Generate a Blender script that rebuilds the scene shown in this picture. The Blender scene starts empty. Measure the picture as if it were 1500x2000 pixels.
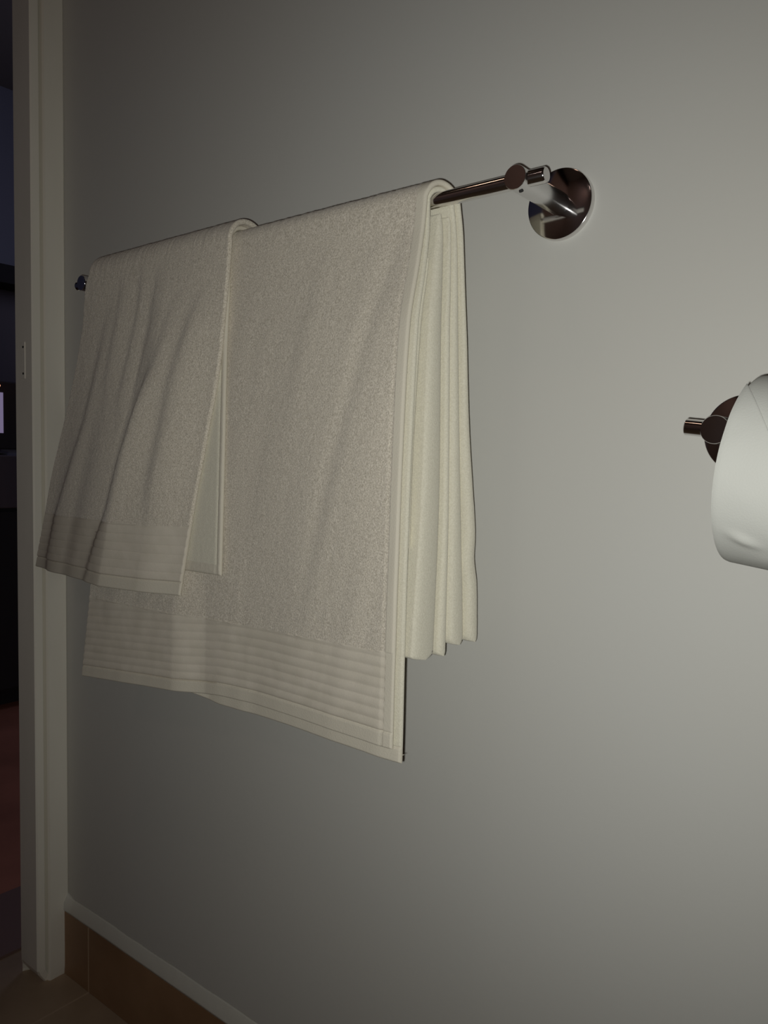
import bpy, bmesh, math
import numpy as np
from mathutils import Vector, Matrix

C = bpy.context.scene.collection
PI = math.pi

# ------------------------------------------------------------------ camera
H = 0.745                 # camera height above the floor
D = 0.58                  # camera distance from the towel wall (y = 0)
R = np.array([[0.77993366, 0.05096273, -0.62378385],
              [0.62560429, -0.03487219, 0.77936077],
              [0.01796565, -0.99809154, -0.0590805]])   # rows: world axes seen from the camera
cam_d = bpy.data.cameras.new('camera')
cam_d.sensor_fit = 'VERTICAL'; cam_d.sensor_height = 24.0; cam_d.sensor_width = 18.0
cam_d.lens = 1530.0 / 2000.0 * 24.0
cam_d.clip_start = 0.01
cam = bpy.data.objects.new('camera', cam_d); C.objects.link(cam)
bx, by, bz = R[:, 0], -R[:, 1], -R[:, 2]
cam.matrix_world = Matrix(((bx[0], by[0], bz[0], 0), (bx[1], by[1], bz[1], -D), (bx[2], by[2], bz[2], H), (0, 0, 0, 1)))
bpy.context.scene.camera = cam

# ------------------------------------------------------------------ world, lights, exposure
vs = bpy.context.scene.view_settings
vs.view_transform = 'Standard'; vs.look = 'None'; vs.gamma = 1.0; vs.use_curve_mapping = False
vs.exposure = 0.0
w = bpy.data.worlds.new('night'); bpy.context.scene.world = w; w.use_nodes = True
w.node_tree.nodes['Background'].inputs[0].default_value = (0.010, 0.010, 0.016, 1)
w.node_tree.nodes['Background'].inputs[1].default_value = 1.0

# the phone's flash, a centimetre to the side of its lens
fl = bpy.data.lights.new('phone_flash', 'SPOT')
fl.energy = 9.6; fl.spot_size = math.radians(118); fl.spot_blend = 1.0; fl.shadow_soft_size = 0.0035
fl.color = (0.985, 1.0, 0.965)
flo = bpy.data.objects.new('phone_flash', fl); C.objects.link(flo)
o = -0.011 * bx - 0.008 * by
flo.location = (o[0], -D + o[1], H + o[2])
aim = R @ np.array([200.0, -70.0, 1530.0])       # the flash points a little to the right of the lens
flo.rotation_euler = Vector(aim).to_track_quat('-Z', 'Y').to_euler()
# dim ceiling lamp of the bathroom
cl = bpy.data.lights.new('ceiling_lamp', 'AREA'); cl.shape = 'DISK'; cl.size = 0.16; cl.energy = 0.30; cl.color = (1.0, 0.66, 0.47)
clo = bpy.data.objects.new('ceiling_lamp', cl); C.objects.link(clo); clo.location = (-0.45, -0.86, 2.30)
# added warm fill light, brightens the side wall that the chrome reflects
wl = bpy.data.lights.new('reflection_fill', 'AREA'); wl.shape = 'DISK'; wl.size = 0.12; wl.energy = 0.42; wl.color = (1.0, 0.76, 0.68); wl.spread = math.radians(140)
wlo = bpy.data.objects.new('reflection_fill', wl); C.objects.link(wlo); wlo.location = (-0.05, -1.8, 1.9)
wlo.rotation_euler = Vector((-0.99, 0.28, -0.40)).to_track_quat('-Z', 'Y').to_euler()
# dusk light in the next room
rl = bpy.data.lights.new('window_dusk', 'AREA'); rl.size = 0.8; rl.energy = 4.5; rl.color = (0.62, 0.66, 1.0)
rlo = bpy.data.objects.new('window_dusk', rl); C.objects.link(rlo); rlo.location = (-2.2, 2.2, 1.9); rlo.rotation_euler = (math.radians(-75), 0, math.radians(20))

# ------------------------------------------------------------------ helpers
def ray(px, py):
    return R @ np.array([px - 750.0, py - 1000.0, 1530.0])
def at(px, py, h):                      # world point seen at (px, py) that stands h off the wall
    v = ray(px, py); v = v * ((D - h) / v[1])
    return np.array([v[0], -h, v[2] + H])

def mat(name, col, rough=0.5, metal=0.0, spec=0.5):
    m = bpy.data.materials.new(name); m.use_nodes = True
    b = m.node_tree.nodes['Principled BSDF']
    b.inputs['Base Color'].default_value = (*col, 1); b.inputs['Roughness'].default_value = rough
    b.inputs['Metallic'].default_value = metal; b.inputs['Specular IOR Level'].default_value = spec
    return m
def nd(m, kind, **kw):
    n = m.node_tree.nodes.new(kind)
    for k, v in kw.items():
        if k in n.inputs: n.inputs[k].default_value = v
        else: setattr(n, k, v)
    return n
def lk(m, a, b): m.node_tree.links.new(a, b)
def noise_col(m, scale, c1, c2, detail=4, lo=0.35, hi=0.65, stretch=(1, 1, 1)):
    b = m.node_tree.nodes['Principled BSDF']
    tc = nd(m, 'ShaderNodeTexCoord'); mp = nd(m, 'ShaderNodeMapping'); mp.inputs['Scale'].default_value = stretch
    nz = nd(m, 'ShaderNodeTexNoise', Scale=scale, Detail=detail)
    rp = nd(m, 'ShaderNodeValToRGB'); rp.color_ramp.elements[0].position = lo; rp.color_ramp.elements[1].position = hi
    rp.color_ramp.elements[0].color = (*c1, 1); rp.color_ramp.elements[1].color = (*c2, 1)
    lk(m, tc.outputs['Object'], mp.inputs[0]); lk(m, mp.outputs[0], nz.inputs['Vector'])
    lk(m, nz.outputs['Fac'], rp.inputs[0]); lk(m, rp.outputs[0], b.inputs['Base Color'])
    return tc, nz
def add_bump(m, scale, strength, dist, detail=3, vor=False, coord='Object'):
    b = m.node_tree.nodes['Principled BSDF']
    tc = nd(m, 'ShaderNodeTexCoord')
    if vor: t = nd(m, 'ShaderNodeTexVoronoi', Scale=scale); out = t.outputs['Distance']
    else: t = nd(m, 'ShaderNodeTexNoise', Scale=scale, Detail=detail); out = t.outputs['Fac']
    bp = nd(m, 'ShaderNodeBump', Strength=strength, Distance=dist)
    lk(m, tc.outputs[coord], t.inputs['Vector']); lk(m, out, bp.inputs['Height'])
    old = b.inputs['Normal'].links
    if old: lk(m, old[0].from_socket, bp.inputs['Normal'])
    lk(m, bp.outputs[0], b.inputs['Normal'])

M = {}
M['wall'] = mat('wall_paint', (0.56, 0.555, 0.525), 0.55, 0, 0.25)
noise_col(M['wall'], 1.6, (0.555, 0.54, 0.495), (0.57, 0.565, 0.53), 3); add_bump(M['wall'], 160, 0.10, 0.0008)
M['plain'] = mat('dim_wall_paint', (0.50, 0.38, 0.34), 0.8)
M['ceiling'] = mat('ceiling_paint', (0.30, 0.26, 0.23), 0.8)
M['gloss'] = mat('gloss_door_paint', (0.60, 0.62, 0.54), 0.35, 0, 0.4)
noise_col(M['gloss'], 9, (0.76, 0.72, 0.62), (0.84, 0.80, 0.70), 4, stretch=(1, 1, .25)); add_bump(M['gloss'], 60, 0.12, 0.001)
M['caulk'] = mat('caulk', (0.62, 0.60, 0.53), 0.5); add_bump(M['caulk'], 90, 0.2, 0.002)
M['chrome'] = mat('chrome', (0.74, 0.72, 0.71), 0.10, 1.0)
M['turned'] = mat('turned_chrome', (0.74, 0.73, 0.73), 0.12, 1.0)
_b = M['turned'].node_tree.nodes['Principled BSDF']; _b.inputs['Anisotropic'].default_value = 0.9
_v = nd(M['turned'], 'ShaderNodeCombineXYZ'); _v.inputs[1].default_value = 1.0; lk(M['turned'], _v.outputs[0], _b.inputs['Tangent'])
M['dark'] = mat('dark_hole', (0.01, 0.01, 0.01), 0.6)
M['brass'] = mat('strike_metal', (0.16, 0.16, 0.12), 0.5, 0.6)

def tile_mat(name, c1, c2, grout, size, off, rot=0.0, vertical=False):
    m = mat(name, c1, 0.45, 0, 0.35); b = m.node_tree.nodes['Principled BSDF']
    tc, nz = noise_col(m, 7, c1, c2, 6)
    rp = b.inputs['Base Color'].links[0].from_socket
    sx = nd(m, 'ShaderNodeSeparateXYZ'); lk(m, tc.outputs['Object'], sx.inputs[0])
    masks = []
    for ax, o_ in off:
        a = nd(m, 'ShaderNodeMath', operation='SUBTRACT'); a.inputs[1].default_value = o_; lk(m, sx.outputs[ax], a.inputs[0])
        p = nd(m, 'ShaderNodeMath', operation='PINGPONG'); p.inputs[1].default_value = size / 2; lk(m, a.outputs[0], p.inputs[0])
        c = nd(m, 'ShaderNodeMath', operation='LESS_THAN'); c.inputs[1].default_value = 0.0016; lk(m, p.outputs[0], c.inputs[0])
        masks.append(c.outputs[0])
    k = masks[0]
    if len(masks) > 1:
        mx = nd(m, 'ShaderNodeMath', operation='MAXIMUM'); lk(m, masks[0], mx.inputs[0]); lk(m, masks[1], mx.inputs[1]); k = mx.outputs[0]
    mix = nd(m, 'ShaderNodeMix', data_type='RGBA'); mix.inputs[7].default_value = (*grout, 1)
    lk(m, k, mix.inputs[0]); lk(m, rp, mix.inputs[6]); lk(m, mix.outputs[2], b.inputs['Base Color'])
    add_bump(m, 40, 0.15, 0.001)
    return m
M['floor_tile'] = tile_mat('floor_tiles', (0.30, 0.215, 0.14), (0.41, 0.30, 0.205), (0.44, 0.325, 0.225), 0.33, [(0, -0.974), (1, -0.33)])
M['skirt_tile'] = tile_mat('skirting_tiles', (0.25, 0.14, 0.07), (0.34, 0.20, 0.11), (0.46, 0.32, 0.20), 0.33, [(0, -0.974)])

def terry(name, c1, c2, fine=1.0):
    m = mat(name, c1, 0.95, 0, 0.08); b = m.node_tree.nodes['Principled BSDF']
    noise_col(m, 760, c1, c2, 4, 0.28, 0.72)
    b.inputs['Sheen Weight'].default_value = 0.25; b.inputs['Sheen Roughness'].default_value = 0.6
    add_bump(m, 850, 0.6 * fine, 0.0009, 3); add_bump(m, 1400, 0.45 * fine, 0.0006, 2)
    return m
M['terry'] = terry('cream_terry', (0.46, 0.41, 0.325), (0.84, 0.765, 0.645))
M['terry_soft'] = terry('cream_terry_fold', (0.64, 0.60, 0.48), (0.76, 0.72, 0.59), 0.55)
M['weave'] = mat('flat_weave', (0.66, 0.60, 0.50), 0.9, 0, 0.1); noise_col(M['weave'], 60, (0.64, 0.585, 0.485), (0.69, 0.63, 0.53), 3); add_bump(M['weave'], 900, 0.3, 0.0006)
M['hem'] = mat('hem_weave', (0.66, 0.61, 0.505), 0.9, 0, 0.1); add_bump(M['hem'], 700, 0.35, 0.0007)
M['paper'] = mat('toilet_paper', (0.53, 0.53, 0.49), 0.9, 0, 0.1); add_bump(M['paper'], 900, 0.10, 0.0005, vor=True); add_bump(M['paper'], 25, 0.10, 0.003)
M['card'] = mat('cardboard', (0.42, 0.33, 0.23), 0.9)
M['wood_floor'] = mat('red_brown_floor', (0.12, 0.035, 0.02), 0.6); noise_col(M['wood_floor'], 6, (0.34, 0.125, 0.07), (0.46, 0.17, 0.10), 4)
M['blue_wall'] = mat('far_room_paint', (0.30, 0.30, 0.36), 0.8)
M['dark_wood'] = mat('dark_wood', (0.10, 0.08, 0.085), 0.5); noise_col(M['dark_wood'], 8, (0.09, 0.072, 0.085), (0.13, 0.10, 0.105), 4, stretch=(1, 1, .2))
M['black'] = mat('black_fabric', (0.03, 0.026, 0.026), 0.9)

def link(name, me, m, parent=None, smooth=True):
    o = bpy.data.objects.new(name, me); C.objects.link(o)
    if m: me.materials.append(m)
    if smooth: me.polygons.foreach_set('use_smooth', [True] * len(me.polygons))
    if parent is not None: o.parent = parent
    return o
def world_off(parent):
    v = Vector((0, 0, 0))
    while parent is not None: v += parent.location; parent = parent.parent
    return v
def pymesh(name, verts, faces, m, parent=None, smooth=True, parts_done=None):
    off = np.array(world_off(parent))
    me = bpy.data.meshes.new(name); me.from_pydata([tuple(p) for p in (np.asarray(verts) - off)], [], faces)
    me.validate(); me.update()
    return link(name, me, m, parent, smooth)
def root(name, loc, label, cat, group=None):
    o = bpy.data.objects.new(name, None); C.objects.link(o); o.location = loc; o.empty_display_size = 0.03
    o['label'] = label; o['category'] = cat
    if group: o['group'] = group
    return o
def box_bm(bm, lo, hi, bev=0.0, seg=2):
    r = bmesh.ops.create_cube(bm, size=1)
    for v in r['verts']:
        v.co = Vector([(lo[i] + hi[i]) / 2 + v.co[i] * (hi[i] - lo[i]) for i in range(3)])
    if bev: bmesh.ops.bevel(bm, geom=list({e for v in r['verts'] for e in v.link_edges}), offset=bev, segments=seg, affect='EDGES', profile=0.5)
def box(name, lo, hi, m, parent=None, bev=0.0, struct=False):
    bm = bmesh.new(); off = world_off(parent)
    box_bm(bm, Vector(lo) - off, Vector(hi) - off, bev)
    me = bpy.data.meshes.new(name); bm.to_mesh(me); bm.free()
    o = link(name, me, m, parent, False)
    if struct: o['kind'] = 'structure'
    return o
def basis(ax):
    ax = np.array(ax, float); ax /= np.linalg.norm(ax)
    t = np.array([0, 0, 1.0]) if abs(ax[2]) < .9 else np.array([1.0, 0, 0])
    a = np.cross(ax, t); a /= np.linalg.norm(a); return ax, a, np.cross(ax, a)
def lathe(name, origin, axis, prof, m, parent=None, n=72, sharp=True):   # prof: (distance along the axis, radius)
    ax, a, b = basis(axis); V = []; F = []
    for (s, r) in prof:
        for k in range(n):
            t = 2 * PI * k / n
            V.append(np.array(origin) + ax * s + (a * math.cos(t) + b * math.sin(t)) * r)
    for i in range(len(prof) - 1):
        for k in range(n):
            F.append((i * n + k, i * n + (k + 1) % n, (i + 1) * n + (k + 1) % n, (i + 1) * n + k))
    F.append(tuple(range(n - 1, -1, -1))); F.append(tuple((len(prof) - 1) * n + k for k in range(n)))
    o = pymesh(name, V, F, m, parent)
    bm = bmesh.new(); bm.from_mesh(o.data); bmesh.ops.recalc_face_normals(bm, faces=bm.faces)
    for e in bm.edges:
        if len(e.link_faces) == 2 and e.calc_face_angle(0) > math.radians(40): e.smooth = False
    bm.to_mesh(o.data); bm.free()
    return o

# value noise for the pile and the soft undulations
rng = np.random.default_rng(7); G = rng.random((257, 257)); G[256] = G[0]; G[:, 256] = G[:, 0]
def vnoise(x, y):
    x = np.asarray(x, float) % 256; y = np.asarray(y, float) % 256
    i = np.floor(x).astype(int) % 256; j = np.floor(y).astype(int) % 256; fx = x - np.floor(x); fy = y - np.floor(y)
    fx = fx * fx * (3 - 2 * fx); fy = fy * fy * (3 - 2 * fy)
    return (G[i, j] * (1 - fx) + G[i + 1, j] * fx) * (1 - fy) + (G[i, j + 1] * (1 - fx) + G[i + 1, j + 1] * fx) * fy - 0.5

def smooth_interp(x, xs, ys):           # monotone-ish cubic through the table
    xs = np.array(xs, float); ys = np.array(ys, float); x = np.clip(x, xs[0], xs[-1])
    d = np.diff(ys) / np.diff(xs); m = np.zeros(len(xs)); m[0], m[-1] = d[0], d[-1]
    for k in range(1, len(xs) - 1): m[k] = 0 if d[k - 1] * d[k] <= 0 else 2 * d[k - 1] * d[k] / (d[k - 1] + d[k])
    i = np.clip(np.searchsorted(xs, x) - 1, 0, len(xs) - 2); h = xs[i + 1] - xs[i]; t = (x - xs[i]) / h
    return ((2 * t**3 - 3 * t**2 + 1) * ys[i] + (t**3 - 2 * t**2 + t) * h * m[i] + (-2 * t**3 + 3 * t**2) * ys[i + 1] + (t**3 - t**2) * h * m[i + 1])

def slab(S, T, parts, disp=None, rcap=None):
    """closed cloth slab round the surface S (Nu,Nv,3); T its thickness; parts = [(name, parent or name, material, cell mask)]"""
    Nu, Nv = S.shape[:2]
    dU = np.gradient(S, axis=0); dV = np.gradient(S, axis=1)
    N = np.cross(dU, dV); N /= (np.linalg.norm(N, axis=2, keepdims=True) + 1e-12)
    su = np.concatenate([np.zeros((1, Nv)), np.cumsum(np.linalg.norm(np.diff(S, axis=0), axis=2), axis=0)])
    sv = np.concatenate([np.zeros((Nu, 1)), np.cumsum(np.linalg.norm(np.diff(S, axis=1), axis=2), axis=1)], axis=1)
    r = T / 2
    e = np.ones((Nu, Nv))
    for d in (su, su[-1] - su, sv, sv[:, -1:] - sv):
        q = np.clip(d / np.minimum(r, .0045), 0, 1); e = e * np.sqrt(np.clip(1 - (1 - q) ** 2, 0, 1))
    dd = disp * np.minimum(e, 1) if disp is not None else 0
    A = S + N * ((r * e + dd)[..., None]); B = S - N * ((r * e)[..., None])
    out = {}
    def cellmesh(mask):
        idx = {}; V = []; F = []
        def vi(side, i, j):
            border = i in (0, Nu - 1) or j in (0, Nv - 1)
            key = (0 if border else side, i, j)
            if key not in idx: idx[key] = len(V); V.append((A if side == 0 or border else B)[i, j])
            return idx[key]
        for i, j in zip(*np.nonzero(mask)):
            F.append((vi(0, i, j), vi(0, i + 1, j), vi(0, i + 1, j + 1), vi(0, i, j + 1)))
            F.append((vi(1, i, j), vi(1, i, j + 1), vi(1, i + 1, j + 1), vi(1, i + 1, j)))
        return V, F
    for name, par, m, mask in parts:
        V, F = cellmesh(mask)
        if not F: continue
        p = out[par] if isinstance(par, str) else par
        out[name] = pymesh(name, V, F, m, p)
    return out
def spaced(L, n, r, k=9):               # 0..L with cosine-clustered ends of radius r
    c = r * (1 - np.cos(np.linspace(0, PI / 2, k)))
    mid = np.linspace(r, L - r, n)[1:-1]
    return np.concatenate([c, mid, (L - c)[::-1]]) / L

# ------------------------------------------------------------------ the room
box('wall_back', (-1.04, 0, 0), (1.3, 0.10, 2.4), M['wall'], struct=True)
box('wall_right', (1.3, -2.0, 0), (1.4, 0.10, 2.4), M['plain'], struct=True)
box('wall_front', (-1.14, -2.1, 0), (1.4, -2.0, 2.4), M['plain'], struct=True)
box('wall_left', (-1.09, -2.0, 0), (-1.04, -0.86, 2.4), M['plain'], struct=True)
box('ceiling', (-1.14, -2.1, 2.4), (1.4, 0.1, 2.5), M['ceiling'], struct=True)
box('floor', (-1.14, -2.1, -0.05), (1.4, 0.10, 0.0), M['floor_tile'], struct=True)
# tiled skirting with a painted bead of filler along its top
box('baseboard_back', (-1.039, -0.0065, 0.0), (1.3, 0.0, 0.0945), M['skirt_tile'], bev=0.0008, struct=True)
n = 120; V = []; F = []
xs = np.linspace(-1.0385, 1.29, n)
for i, x in enumerate(xs):
    b = 0.0012 * vnoise(x * 23, 3.1); c = 0.0018 * vnoise(x * 37, 9.7); g = max(0, 1 - (x + 1.0385) / 0.02)
    for (y, z) in ((0, 0.0946), (-0.0068, 0.0946), (-0.0064 - .002 * g, 0.0972 + b), (-0.004 - .004 * g, 0.104 + b + .003 * g), (-0.0012 - .002 * g, 0.1125 + c + .004 * g), (0, 0.1145 + c + .005 * g)):
        V.append((x, y, z))
for i in range(n - 1):
    for k in range(6): F.append((i * 6 + k, i * 6 + (k + 1) % 6, i * 6 + 6 + (k + 1) % 6, i * 6 + 6 + k))
F.append(tuple(range(6))); F.append(tuple((n - 1) * 6 + k for k in range(5, -1, -1)))
o = pymesh('trim_1', V, F, M['caulk']); o['kind'] = 'structure'

# door jamb at the corner: stepped strip, groove and reveal with a strike plate
bm = bmesh.new()
prof = [(-1.089, 0.1), (-1.089, -0.0430), (-1.087, -0.0455), (-1.0425, -0.0455), (-1.0405, -0.0435), (-1.0400, -0.0345), (-1.0470, -0.0328), (-1.0470, -0.0308), (-1.0400, -0.0295), (-1.0370, -0.0275), (-1.0370, -0.0015), (-1.0385, 0.0), (-1.04, 0.1)]
zs = np.concatenate([[0.0, .004, .012, .02, .03, .05], np.linspace(.1, 2.1, 60)])
V = []; F = []
for z in zs:
    for k, (x, y) in enumerate(prof):
        wv = 0.0004 * vnoise(z * 6 + 3, k * 5.3); ch = (0.009 if k < 6 else 0.003) * max(0, 1 - z / 0.022) ** 1.5 if k in (2, 3, 4, 5, 8, 9, 10) else 0
        if k in (2, 1): ch *= -1
        V.append((x - ch * (0.6 + vnoise(k * 3.3, z * 90)) + (wv if 1 < k < 11 else 0), y + (1.3 * abs(ch) if k < 6 else 0), z))
m_ = len(prof)
for i in range(len(zs) - 1):
    for k in range(m_): F.append((i * m_ + k, i * m_ + (k + 1) % m_, (i + 1) * m_ + (k + 1) % m_, (i + 1) * m_ + k))
F.append(tuple(range(m_ - 1, -1, -1))); F.append(tuple((len(zs) - 1) * m_ + k for k in range(m_)))
jamb = pymesh('door_1', V, F, M['gloss'], smooth=False); jamb['kind'] = 'structure'
sp = bmesh.new(); box_bm(sp, (-1.076, -0.0463, 0.855), (-1.060, -0.0450, 0.905), 0.0004, 1)
me = bpy.data.meshes.new('strike_plate'); sp.to_mesh(me); sp.free(); link('strike_plate', me, M['gloss'], jamb, False)
for z in (0.862, 0.898):
    lathe('screw', (-1.064, -0.0462, z), (0, -1, 0), [(0, .0016), (.0006, .0016), (.0008, .0008)], M['dark'], jamb, 16)
box('door_2', (-1.14, -2.0, 2.1), (-1.04, 0.10, 2.4), M['gloss'], struct=True)

# the next room, seen through the doorway
box('floor', (-3.6, -1.2, -0.05), (-1.14, 2.8, 0.0), M['wood_floor'], struct=True)
box('ceiling', (-3.6, -1.2, 2.4), (-1.14, 2.8, 2.5), M['ceiling'], struct=True)
box('wall_far', (-3.7, -1.2, 0), (-3.6, 2.8, 2.4), M['blue_wall'], struct=True)
box('wall_north', (-3.6, 2.8, 0), (-1.0, 2.9, 2.4), M['blue_wall'], struct=True)
box('wall_south', (-3.6, -1.3, 0), (-1.14, -1.2, 2.4), M['blue_wall'], struct=True)
box('wall_east', (-1.14, 0.10, 0), (-1.04, 2.8, 2.4), M['blue_wall'], struct=True)
M['sill'] = mat('threshold_strip', (0.20, 0.12, 0.10), 0.6)
box('trim_2', (-1.31, -0.86, 0.0), (-1.14, 0.10, 0.004), M['sill'], struct=True)

t = root('cabinet', (-2.55, 0.6, 0.0), 'dark low cabinet in the next room through the doorway', 'cabinet')
box('body', (-2.75, -0.1, 0.05), (-2.32, 1.15, 0.60), M['black'], t, 0.004)
box('plinth', (-2.72, -0.05, 0.0), (-2.36, 1.10, 0.05), M['black'], t)
box('top', (-2.77, -0.12, 0.60), (-2.30, 1.17, 0.755), M['dark_wood'], t, 0.003)
for y0, y1 in ((-0.09, 0.31), (0.32, 0.73), (0.74, 1.14)):
    d = box('door', (-2.32, y0, 0.06), (-2.305, y1, 0.59), M['black'], t, 0.002)
    box('handle', (-2.305, y1 - .05, 0.30), (-2.293, y1 - .035, 0.42), M['dark_wood'], d, 0.002)
t = root('television', (-2.5, 0.42, 0.755), 'dark screen standing on the cabinet through the doorway', 'television')
box('foot', (-2.58, 0.30, 0.755), (-2.42, 0.56, 0.775), M['black'], t, 0.003)
fr = box('screen_frame', (-2.50, 0.05, 0.775), (-2.46, 0.83, 0.985), M['black'], t, 0.004)
M['screen'] = mat('dim_screen', (0.02, 0.02, 0.025), 0.3)
b = M['screen'].node_tree.nodes['Principled BSDF']; b.inputs['Emission Color'].default_value = (0.55, 0.45, 0.75, 1); b.inputs['Emission Strength'].default_value = 0.28
box('screen', (-2.462, 0.12, 0.825), (-2.457, 0.588, 0.950), M['screen'], fr)
t = root('table_lamp', (-2.38, 0.528, 0.755), 'tiny orange glowing lamp on the cabinet through the doorway', 'lamp')
lathe('base', (-2.38, 0.528, 0.755), (0, 0, 1), [(0, .03), (.008, .03), (.012, .005), (.200, .003)], M['black'], t, 32)
M['glow'] = mat('lamp_glow', (1, .5, .3), 0.5); b = M['glow'].node_tree.nodes['Principled BSDF']
b.inputs['Emission Color'].default_value = (1.0, 0.40, 0.20, 1); b.inputs['Emission Strength'].default_value = 3.0
lathe('bulb', (-2.38, 0.528, 0.950), (0, 0, 1), [(0, .004), (.006, .011), (.013, .014), (.020, .011), (.026, .004)], M['glow'], t, 24)
t = root('wall_shelf', (-3.6, 1.2, 1.43), 'black shelf high on the far room wall through the doorway', 'shelf')
box('board', (-3.6, 0.6, 1.50), (-3.42, 1.83, 1.58), M['black'], t, 0.003)
box('panel', (-3.6, 0.65, 0.80), (-3.56, 1.90, 1.50), M['dark_wood'], t, 0.003)

# ------------------------------------------------------------------ rail hardware
def holder_post(parent, x, z):
    """wall rose and post, axis straight out of the wall"""
    o_ = (x, 0, z)
    ro = lathe('wall_rose', o_, (0, -1, 0), [(0, .0274), (.0045, .0274), (.0054, .0271), (.0058, .0264), (.0059, .004)], M['chrome'], parent, 96)
    lathe('post', (x, -.0058, z), (0, -1, 0), [(0, .0088), (.0697, .0088)], M['turned'], parent, 96)
    lathe('end_cap', (x, -.0754, z), (0, -1, 0), [(0, .0088), (.0001, .0088), (.0005, .0085), (.0006, .0005)], M['chrome'], parent, 96)
    return ro
t = root('towel_rail', (-0.575, 0, 0.95), 'chrome towel rail on the painted wall carrying two cream towels', 'towel rail')
ZB = 0.208 + H; HB = 0.067; RB = 0.0057
holder_post(t, -0.2892, ZB)
# grub screw hole under the post
g = at(1016, 374, .072); d = np.array([g[0] + .2892, 0, g[2] - ZB]); d /= np.linalg.norm(d)
lathe('screw_hole', (-.2892 + d[0] * .0088, -.0700, ZB + d[2] * .0088), d, [(0, .0017), (.0005, .0017)], M['dark'], t, 20)
holder_post(t, -0.866, ZB)
lathe('rail', (-0.886, -HB, ZB), (1, 0, 0), [(0, .0050), (.0006, RB), (0.6165, RB), (.6175, .0050), (.6176, .0005)], M['chrome'], t, 64)

# ------------------------------------------------------------------ bath towel
ZC = ZB
XC = [-0.83, -0.66, -0.618, -0.56, -0.365]
QF = [0.0, .02, .05, .10, .23, .345, .46]
H0 = np.array([[.0798, .0805, .0820, .0835, .0890, .0950, .0985],
               [.0798, .0805, .0820, .0835, .0880, .0945, .0970],
               [.0798, .0803, .0815, .0825, .0845, .0860, .0860],
               [.0798, .0805, .0820, .0840, .0860, .0870, .0875],
               [.0798, .0802, .0845, .0945, .1040, .1066, .1090]])
def table(X, q, TB, cols=XC, qs=QF):
    cs = np.stack([smooth_interp(q, qs, r) for r in TB]); Xc = np.clip(X, cols[0], cols[-1])
    i = np.clip(np.searchsorted(cols, Xc) - 1, 0, len(cols) - 2); c = np.array(cols)
    t_ = (Xc - c[i]) / (c[i + 1] - c[i]); t_ = t_ * t_ * (3 - 2 * t_) * .5 + t_ * .5
    ii = np.indices(X.shape); 
    return cs[(i,) + tuple(ii)] * (1 - t_) + cs[(i + 1,) + tuple(ii)] * t_
QB = [0.0, .02, .05, .10, .23, .345, .40]
def drape(width_n, cap, XLf, XRf, qbot, qback, rho, hfront, hback, tfun, nf=230, na=26, nb=90, dense=.2, XRb=None):
    """surface from the front bottom, over the rail and down behind it"""
    us = spaced(XRf(0.1) - XLf(0.1), width_n, cap)
    vf = 1 - spaced(0.4, nf, cap)[: -9 + 0]; vf = np.concatenate([vf[:-1], [0.0]]) if vf[-1] > 0 else vf
    vf = np.unique(np.concatenate([vf, [0.0], np.linspace(1 - dense, .99, int(dense * 560))]))[::-1]
    va = np.linspace(0, PI, na)[1:-1]
    vb = spaced(0.4, nb, cap)[9:]; vb = np.unique(np.concatenate([[0.0], vb]))
    U = us[:, None]
    Xm = XLf(0.1) + U * (XRf(0.1) - XLf(0.1))
    qf = vf[None, :] * qbot(Xm)
    Xf_ = XLf(qf) + U * (XRf(qf) - XLf(qf)); hf = hfront(Xf_, qf)
    aa = np.repeat(va[None, :], len(us), 0); XRb = XRb or (lambda q_: XRf(0.0) + 0 * q_); Xa = XLf(0.0) + U * (XRf(0.0) + (XRb(0.0) - XRf(0.0)) * aa / PI - XLf(0.0))
    ha = HB + rho * np.cos(aa); za = ZC + rho * np.sin(aa)
    qb = vb[None, :] * qback(Xm); Xb = XLf(0.0) + U * (XRb(qb) - XLf(0.0)); hb = hback(Xb, qb)
    X = np.concatenate([Xf_, Xa, Xb], 1); h = np.concatenate([hf, ha, hb], 1); z = np.concatenate([ZC - qf, za, ZC - qb], 1)
    q = np.concatenate([qf, za * 0, qb], 1); seg = np.concatenate([np.zeros(len(vf)), np.ones(len(va)), np.full(len(vb), 2)])
    db = np.concatenate([qbot(Xm) - qf, 1 + za * 0, 1 + qb * 0], 1)        # distance above the front bottom edge
    S = np.stack([X, -h, z], 2); T = tfun(X, q, seg[None, :] + X * 0, db)
    return S, T, X, q, seg, db, us
cst = lambda v: (lambda q: v + 0 * np.asarray(q, float))

bath = root('bath_towel', (-0.597, -HB, ZB), 'large cream bath towel hanging on the rail with its folded layers at the right end', 'towel')
bath_bottom = lambda X: smooth_interp(X, [-.83, -.66, -.616, -.60, -.365], [.4565, .4420, .4385, .4365, .4277])
def ridges(d, lo, hi, pitch, amp, pw):
    k = np.clip((d - lo) / 0.002, 0, 1) * np.clip((hi - d) / 0.002, 0, 1)
    return k * amp * (np.abs(np.sin(PI * (d - lo) / pitch)) ** pw)
BH = 0.0125
bt = lambda X: smooth_interp(X, [-.83, -.6, -.365], [.363, .3620, .3530])   # where the woven band starts
def back0(X, q): return table(X, q, [[.05425, .0540, .0535, .0530, .0525, .0520, .0520]] * 4 + [[.05425, .0520, .0500, .0473, .0402, .0334, .033]], qs=QB)
def back1(X, q): return table(X, q, [[.05875, .0586, .0585, .0580, .0575, .0570, .0570]] * 4 + [[.05875, .0562, .0546, .0537, .0514, .0490, .0488]], qs=QB)
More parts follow.
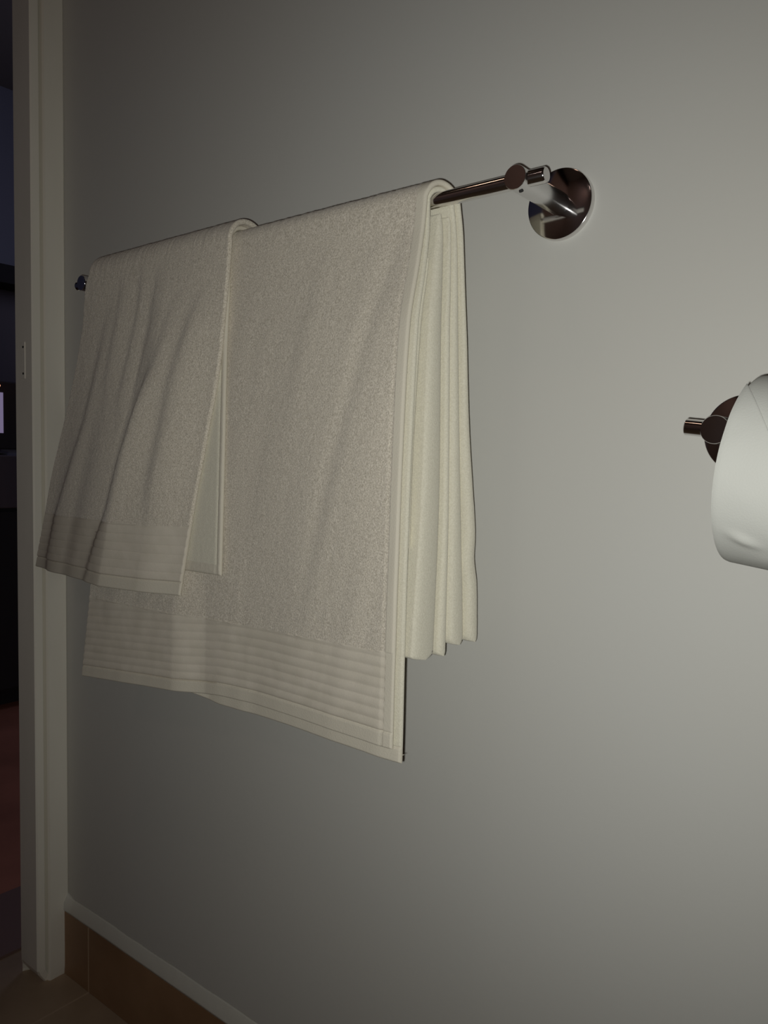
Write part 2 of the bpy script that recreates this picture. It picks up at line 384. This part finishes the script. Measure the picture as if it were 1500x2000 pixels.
def btk(X, q, a, base=.0045):
    k = np.clip((X + .56) / .12, 0, 1); k = k * k * (3 - 2 * k)
    return base + k * (smooth_interp(q, QB, a) - base)

def t0(X, q, seg, db):
    return np.where(seg == 2, btk(X, q, [.0045, .0040, .0042, .0050, .0103, .0128, .0128]), np.where(seg == 0, .0045 - .0012 * (db < bath_bottom(X) - bt(X)), .0045))
def hf0(X, q):
    h = table(X, q, H0)
    k = np.clip(q / .08, 0, 1)
    h = h + k * (.0016 * vnoise(X * 22 + q * 5 + 3, q * 6 + 1) + .0010 * vnoise(X * 55 + q * 14, q * 9 + 8))
    xv = -.395 - .30 * (q - .05)                     # long shallow valley running down from the right shoulder
    h = h - .0016 * np.clip(q / .05, 0, 1) * np.clip((.36 - q) / .1, 0, 1) * np.exp(-((X - xv) / .012) ** 2)
    return h
def xr0(q): return smooth_interp(np.asarray(q, float), [0, .01, .03, .1, .23, .345, .46], [-.3632, -.3638, -.3652, -.3665, -.3655, -.3650, -.3648])
S, T, X, q, seg, db, us = drape(230, .00225, lambda q: smooth_interp(np.asarray(q, float), [0, .3, .46], [-.838, -.812, -.826]), xr0, bath_bottom, lambda X: smooth_interp(X, [-.83, -.5, -.42, -.365], [.27, .27, .350, .3515]), .01275, hf0, lambda X, q: back0(X, q) + (.0012 * np.sin(q * 38 + .8) + .0034 * np.exp(-((q - .283) / .014) ** 2)) * np.clip(q / .1, 0, 1) * np.clip((X + .5) / .1, 0, 1), t0,
    XRb=lambda q_: smooth_interp(np.asarray(q_, float), [0, .03, .1, .23, .345], [-.3500, -.3478, -.3465, -.3410, -.3380]))
pile = .0003 * vnoise(X * 330, q * 330) + .0004 * vnoise(X * 900 + 7, q * 900 + 3) + np.where(seg[None, :] == 1, 0, 0)
in_band = (seg[None, :] == 0) & (q > bt(X))
side = (X > xr0(q) - .0098)
disp = np.where(in_band | (side & (seg[None, :] == 0)), 0, pile)
disp = disp + np.where((seg[None, :] == 0) & ~side, ridges(db, BH, 1, .0083, .0008, .95) * in_band, 0)
disp = disp + np.where((seg[None, :] == 0) & (db < BH), .0006, 0) - .0012 * np.exp(-((db - BH) / .0007) ** 2) * (seg[None, :] == 0)
disp = disp - .0010 * np.exp(-((X - (xr0(q) - .0098)) / .0007) ** 2) * (seg[None, :] == 0)
c = lambda a: a[:-1, :-1]
mf = np.repeat((seg[None, :-1] == 0), len(us) - 1, 0)
cb = c(in_band) & mf; ch = (c(db) < BH + .0001) & mf; cs_ = c(side) & (c(seg[None, :] + X * 0) < 2)
rear = c(seg[None, :] + X * 0) == 2
slab(S, T, [('front_layer', bath, M['terry'], ~(cb | ch | cs_ | rear)), ('rear_fold', bath, M['terry_soft'], rear & ~(cb | ch | cs_)), ('woven_band', 'front_layer', M['weave'], cb & ~ch & ~cs_),
            ('bottom_hem', 'front_layer', M['hem'], ch & ~cs_), ('side_hem', 'front_layer', M['hem'], cs_)], disp)
# stitch lines on the hems are real thread
def thread(name, pts, parent, r=.0004, m=None, dash=None):
    V = []; F = []; pts = [np.array(p) for p in pts]; nn = 5
    segs = [(pts[i], pts[i + 1]) for i in range(len(pts) - 1)]
    for a, b in segs:
        L = np.linalg.norm(b - a); kk = max(1, int(L / (dash or L)))
        for j in range(kk):
            p = a + (b - a) * (j / kk); e = a + (b - a) * ((j + (.62 if dash else 1)) / kk); ax, u, v = basis(e - p); s0 = len(V)
            for pp in (p, e):
                for k in range(nn): V.append(pp + (u * math.cos(2 * PI * k / nn) + v * math.sin(2 * PI * k / nn)) * r)
            for k in range(nn): F.append((s0 + k, s0 + (k + 1) % nn, s0 + nn + (k + 1) % nn, s0 + nn + k))
            F.append(tuple(range(s0 + nn - 1, s0 - 1, -1))); F.append(tuple(range(s0 + nn, s0 + 2 * nn)))
    return pymesh(name, V, F, m or M['hem'], parent)
thread('loose_thread', [at(777, 1473, .106), at(784, 1475, .103), at(790, 1474, .100)], bath, r=.0003)
# second layer just behind, its hem peeping out below
def hf1(X, q): return hf0(X, q) - .0045 - .0010 * np.clip(q / .05, 0, 1)
b1 = lambda X: smooth_interp(X, [-.80, -.68, -.60, -.5, -.362], [.425, .436, .4475, .4440, .4392])
S, T, X, q, seg, db, us = drape(150, .0021, cst(-.815), lambda q: smooth_interp(np.asarray(q, float), [0, .1, .23, .46], [-.3640, -.3628, -.3610, -.3595]), b1, lambda X: smooth_interp(X, [-.83, -.5, -.42, -.365], [.26, .26, .3490, .3525]), .00825, hf1, back1,
    lambda X, q, seg, db: np.where(seg == 2, btk(X, q, [.0045, .0040, .0055, .0080, .0122, .0183, .0183]), .0042), nf=150, dense=.04,
    XRb=lambda q_: smooth_interp(np.asarray(q_, float), [0, .03, .1, .23, .345], [-.3530, -.3512, -.3500, -.3465, -.3440]))
dsp = np.where((seg[None, :] == 0), .0006 * (db < BH) - .0010 * np.exp(-((db - BH) / .0008) ** 2), .0003 * vnoise(X * 500, q * 500))
mf = np.repeat((seg[None, :-1] == 0), len(us) - 1, 0); ch = (c(db) < BH + .0001) & mf
rear = c(seg[None, :] + X * 0) == 2
slab(S, T, [('back_layer', bath, M['terry_soft'], ~(ch | rear)), ('rear_fold', bath, M['terry_soft'], rear & ~ch), ('bottom_hem', 'back_layer', M['hem'], ch)], dsp)

def hang(name, parent, m, XL, XR, q0, qb, hc, tk, cols_q, n=60, nv=160, amp=.0004, tilt=0.0, wav=0.0, ph=0.0):
    r = min(max(tk) / 2, .0045)
    us = spaced(XR[0] - XL, n, r, 14); vs_ = spaced(qb - q0, nv, r, 14); Uu, Vv = np.meshgrid(us, vs_, indexing='ij')
    q = q0 + Vv * (qb - q0); XRq = smooth_interp(q, cols_q, XR); X = XL + Uu * (XRq - XL) + tilt * Vv
    h = smooth_interp(q, cols_q, hc) + wav * np.sin(q * 31 + ph) * Vv; T = smooth_interp(q, cols_q, tk)
    k = Uu; T = T * (.25 + .75 * k * k); h = h - .018 * (1 - k) ** 2
    S = np.stack([X, -h, ZC - q], 2)[:, ::-1]
    return slab(S, T[:, ::-1], [(name, parent, m, np.ones((len(us) - 1, len(vs_) - 1), bool))], amp * vnoise(X * 450, q * 450)[:, ::-1])
HQ = [.010, .02, .05, .10, .23, .355]
hang('inner_fold', bath, M['terry_soft'], -.52, [-.3605, -.3590, -.3575, -.3560, -.3535, -.3520], .010, .3595, [.0650, .0650, .0672, .0717, .0758, .0845], [.004, .007, .011, .0165, .0240, .0300], HQ)
hang('inner_fold', bath, M['terry_soft'], -.52, [-.3560, -.3545, -.3540, -.3530, -.3505, -.3490], .012, .360, [.0605, .0595, .0592, .0605, .0605, .0636], [.003, .003, .004, .0055, .0061, .0105], HQ)
hang('short_fold', bath, M['terry_soft'], -.385, [-.3645] * 6, .045, .272, [.0720, .0720, .0748, .0835, .0920, .0930], [.003, .003, .003, .0058, .0074, .0074], HQ)

# ------------------------------------------------------------------ hand towel, folded double and laid over the bath towel
hand = root('hand_towel', (-0.71, -HB, ZB), 'small cream hand towel laid over the left half of the larger towel', 'towel')
XLh = lambda q: smooth_interp(np.asarray(q, float), [0, .01, .054, .111, .164, .226, .305, .345], [-.824, -.832, -.846, -.870, -.897, -.929, -.962, -.979])
XRh = lambda q: smooth_interp(np.asarray(q, float), [0, .06, .109, .195, .25, .345], [-.582, -.587, -.592, -.612, -.6254, -.645])
UQ = [0, .05, .10, .20, .345]
UC = [0, .27, .52, .64, .82, 1.0]
HU = np.array([[.0892, .0850, .0830, .0790, .0745],
               [.0892, .0880, .0880, .0890, .0915],
               [.0892, .0900, .0925, .0990, .1065],
               [.0892, .0940, .1010, .1095, .1150],
               [.0892, .0930, .0985, .1050, .1100],
               [.0886, .0900, .0920, .0940, .0985]])
def crease(pts, h=.1):
    P_ = [at(x, y, h) for x, y in pts]; return [ZC - p[2] for p in P_], [p[0] for p in P_]
CR = [(crease([(340, 560), (326, 600), (300, 715), (266, 817), (241, 897), (220, 995), (196, 1055), (176, 1132)]), .0080, .0085, .10),
      (crease([(225, 560), (196, 687), (164, 827), (130, 930), (100, 1010), (84, 1090)], .088), .0050, .0085, .08),
      (crease([(388, 537), (360, 640), (336, 744), (318, 860), (300, 960)]), .0045, .0080, .05),
      (crease([(278, 505), (272, 580), (255, 680), (235, 780)], .092), .0022, .0050, .03),
      (crease([(240, 530), (226, 620), (205, 740)], .092), .0018, .0050, .03),
      (crease([(310, 520), (296, 640), (270, 760)], .092), .0016, .0050, .03)]
def hfh(X, q):
    u = (X - XLh(q)) / (XRh(q) - XLh(q)); h = table(u, q, HU, UC, UQ)
    for (qs_, xs_), A, wd, ramp in CR:
        q0, q1 = qs_[0], qs_[-1]; xc = np.interp(q, qs_, xs_)
        k = np.clip((q - q0) / ramp, 0, 1)
        if q1 < .33: k = k * np.clip((q1 + .04 - q) / .06, 0, 1)
        k = k * (1 - .35 * np.clip((q - .28) / .065, 0, 1))
        dx = X - xc
        h = h + .5 * A * k * np.tanh(dx / wd) * np.exp(-(dx / (4.5 * wd)) ** 2)
    k = np.clip(q / .1, 0, 1)
    h = h + k * .0022 * vnoise(X * 30 + q * 10, q * 4 + 5)
    return h
hb_ = lambda X: smooth_interp(X, [-.84, -.72, -.66, -.58], [.3460, .3440, .3435, .3415])
S, T, X, q, seg, db, us = drape(210, .0025, XLh, XRh, hb_, lambda X: .24 + 0 * X, .0222, hfh, lambda X, q: .0448 - .010 * q, lambda X, q, seg, db: .0050 - .0012 * ((seg == 0) & (db < .070)), nf=220)
BT = .0695
in_band = (seg[None, :] == 0) & (db < BT); hemh = .0135
pile = .0003 * vnoise(X * 330 + 31, q * 330) + .0004 * vnoise(X * 900 + 17, q * 900 + 3)
disp = np.where(in_band, ridges(db, hemh, 1, .0092, .0009, .35), pile)
disp = disp - .0010 * np.exp(-((db - hemh) / .0008) ** 2) * (seg[None, :] == 0)
mf = np.repeat((seg[None, :-1] == 0), len(us) - 1, 0); cb = c(in_band) & mf; ch = (c(db) < hemh) & mf
slab(S, T, [('front_layer', hand, M['terry'], ~(cb | ch)), ('woven_band', 'front_layer', M['weave'], cb & ~ch), ('bottom_hem', 'front_layer', M['hem'], ch)], disp)
# inner layer of the fold
hi_ = lambda X, q: .0845 + np.interp(q, [0, .05, .1, .2, .32], [0, .0010, .0035, .0055, .0085]) + 0 * X
S, T, X, q, seg, db, us = drape(110, .0022, cst(-.79), cst(-.5885), lambda X: .3165 - .01 * (X + .59) * 0, lambda X: .22 + 0 * X, .0175, hi_, lambda X, q: .0495 - .004 * q, lambda X, q, seg, db: .0044 + 0 * X, nf=120, dense=.04)
mf = np.repeat((seg[None, :-1] == 0), len(us) - 1, 0); ch = (c(db) < .010) & mf
sh = (c(X) > -.5885 - .006) & ~ch
slab(S, T, [('back_layer', hand, M['terry_soft'], ~(ch | sh)), ('bottom_hem', 'back_layer', M['hem'], ch), ('side_hem', 'back_layer', M['hem'], sh)],
     .0003 * vnoise(X * 450, q * 450) - .0008 * np.exp(-((X + .5945) / .0007) ** 2) * (seg[None, :] == 0))

# ------------------------------------------------------------------ paper holder and roll
hx, hz = -0.1445, 0.0258 + H
t = root('paper_holder', (hx, 0, hz), 'chrome toilet paper holder on the wall at the right edge', 'paper holder')
holder_post(t, hx, hz)
ra = np.array([math.cos(.12), 0, -math.sin(.12)])
lathe('rod', np.array([hx, -HB, hz]) - ra * .0205, ra, [(0, .0046), (.0006, .0053), (.158, .0053), (.1586, .0046)], M['chrome'], t, 48)

t_, yw = .1287, -.0665
ax = np.array([math.cos(t_) * math.cos(yw), math.sin(yw), -math.sin(t_) * math.cos(yw)])
up = np.array([math.sin(t_), 0, math.cos(t_)]); up -= ax * (up @ ax); up /= np.linalg.norm(up)
fr_ = np.cross(up, ax); fr_ = fr_ if fr_[1] < 0 else -fr_          # towards the room
rc = np.array([-0.1254, -0.067, 0.0019 + H])
t = root('toilet_roll', tuple(rc), 'white toilet paper roll hanging on the holder, cut by the right edge', 'toilet roll')
def rollpt(s, a, r): return rc + ax * s + (up * math.cos(a) + fr_ * math.sin(a)) * r
RR = .0566; RI = .0255; W = .100
n = 120; V = []; F = []
prof = [(0.0, RI), (0.0, RR - .0012), (.0004, RR - .0003), (.0012, RR), (.004, RR)] + [(s, RR) for s in np.linspace(.006, W - .006, 40)] + [(W - .004, RR), (W - .002, RR - .0004), (W - .0006, RR - .0015), (W, RR - .0035), (W, RI)]
for s, r in prof:
    for k in range(n):
        a = 2 * PI * k / n
        V.append(rollpt(s, a, r + (.0006 * vnoise(s * 40, 6 + 3 * math.cos(a)) if r > RI else 0)))
m_ = len(prof)
for i in range(m_):
    j = (i + 1) % m_
    for k in range(n): F.append((i * n + k, i * n + (k + 1) % n, j * n + (k + 1) % n, j * n + k))
pymesh('paper', V, F, M['paper'], t)
prof = [(.0002, RI - .0002), (.0002, RI - .0012), (W - .0002, RI - .0012), (W - .0002, RI - .0002)]; V = []; F = []
for s, r in prof:
    for k in range(n): V.append(rollpt(s, 2 * PI * k / n, r))
for i in range(4):
    j = (i + 1) % 4
    for k in range(n): F.append((i * n + k, i * n + (k + 1) % n, j * n + (k + 1) % n, j * n + k))
pymesh('core', V, F, M['card'], t)
# the loose outer sheet, its end folded to a slanting edge near the top
nu, nv = 60, 120; us = np.linspace(-0.0002, W + .0002, nu)
S = np.zeros((nu, nv, 3)); T = np.full((nu, nv), .0007)
for i, s in enumerate(us):
    a0 = math.radians(33) + s * 26 if s < W / 2 else math.radians(33) + (W - s) * 26
    for j in range(nv):
        a = math.radians(178) + (a0 - math.radians(178)) * j / (nv - 1)
        lift = .0010 + .0006 * (j / (nv - 1)) ** 6 + .0016 * math.exp(-((a - 2.30) / .08) ** 2 - ((s - .017 - .05 * (a - 2.3)) / .007) ** 2) + .0004 * vnoise(s * 70, a * 5)
        rr = RR + lift
        S[i, j] = rollpt(s, a, rr)
ls = slab(S, T, [('loose_sheet', t, M['paper'], np.ones((nu - 1, nv - 1), bool))])['loose_sheet']
bm = bmesh.new(); bm.from_mesh(ls.data)
for v_ in bm.verts: v_.select = False
for e_ in bm.edges:
    if len(e_.link_faces) == 2 and e_.link_faces[0].normal.dot(e_.link_faces[1].normal) < 0: e_.smooth = False
bm.to_mesh(ls.data); bm.free()
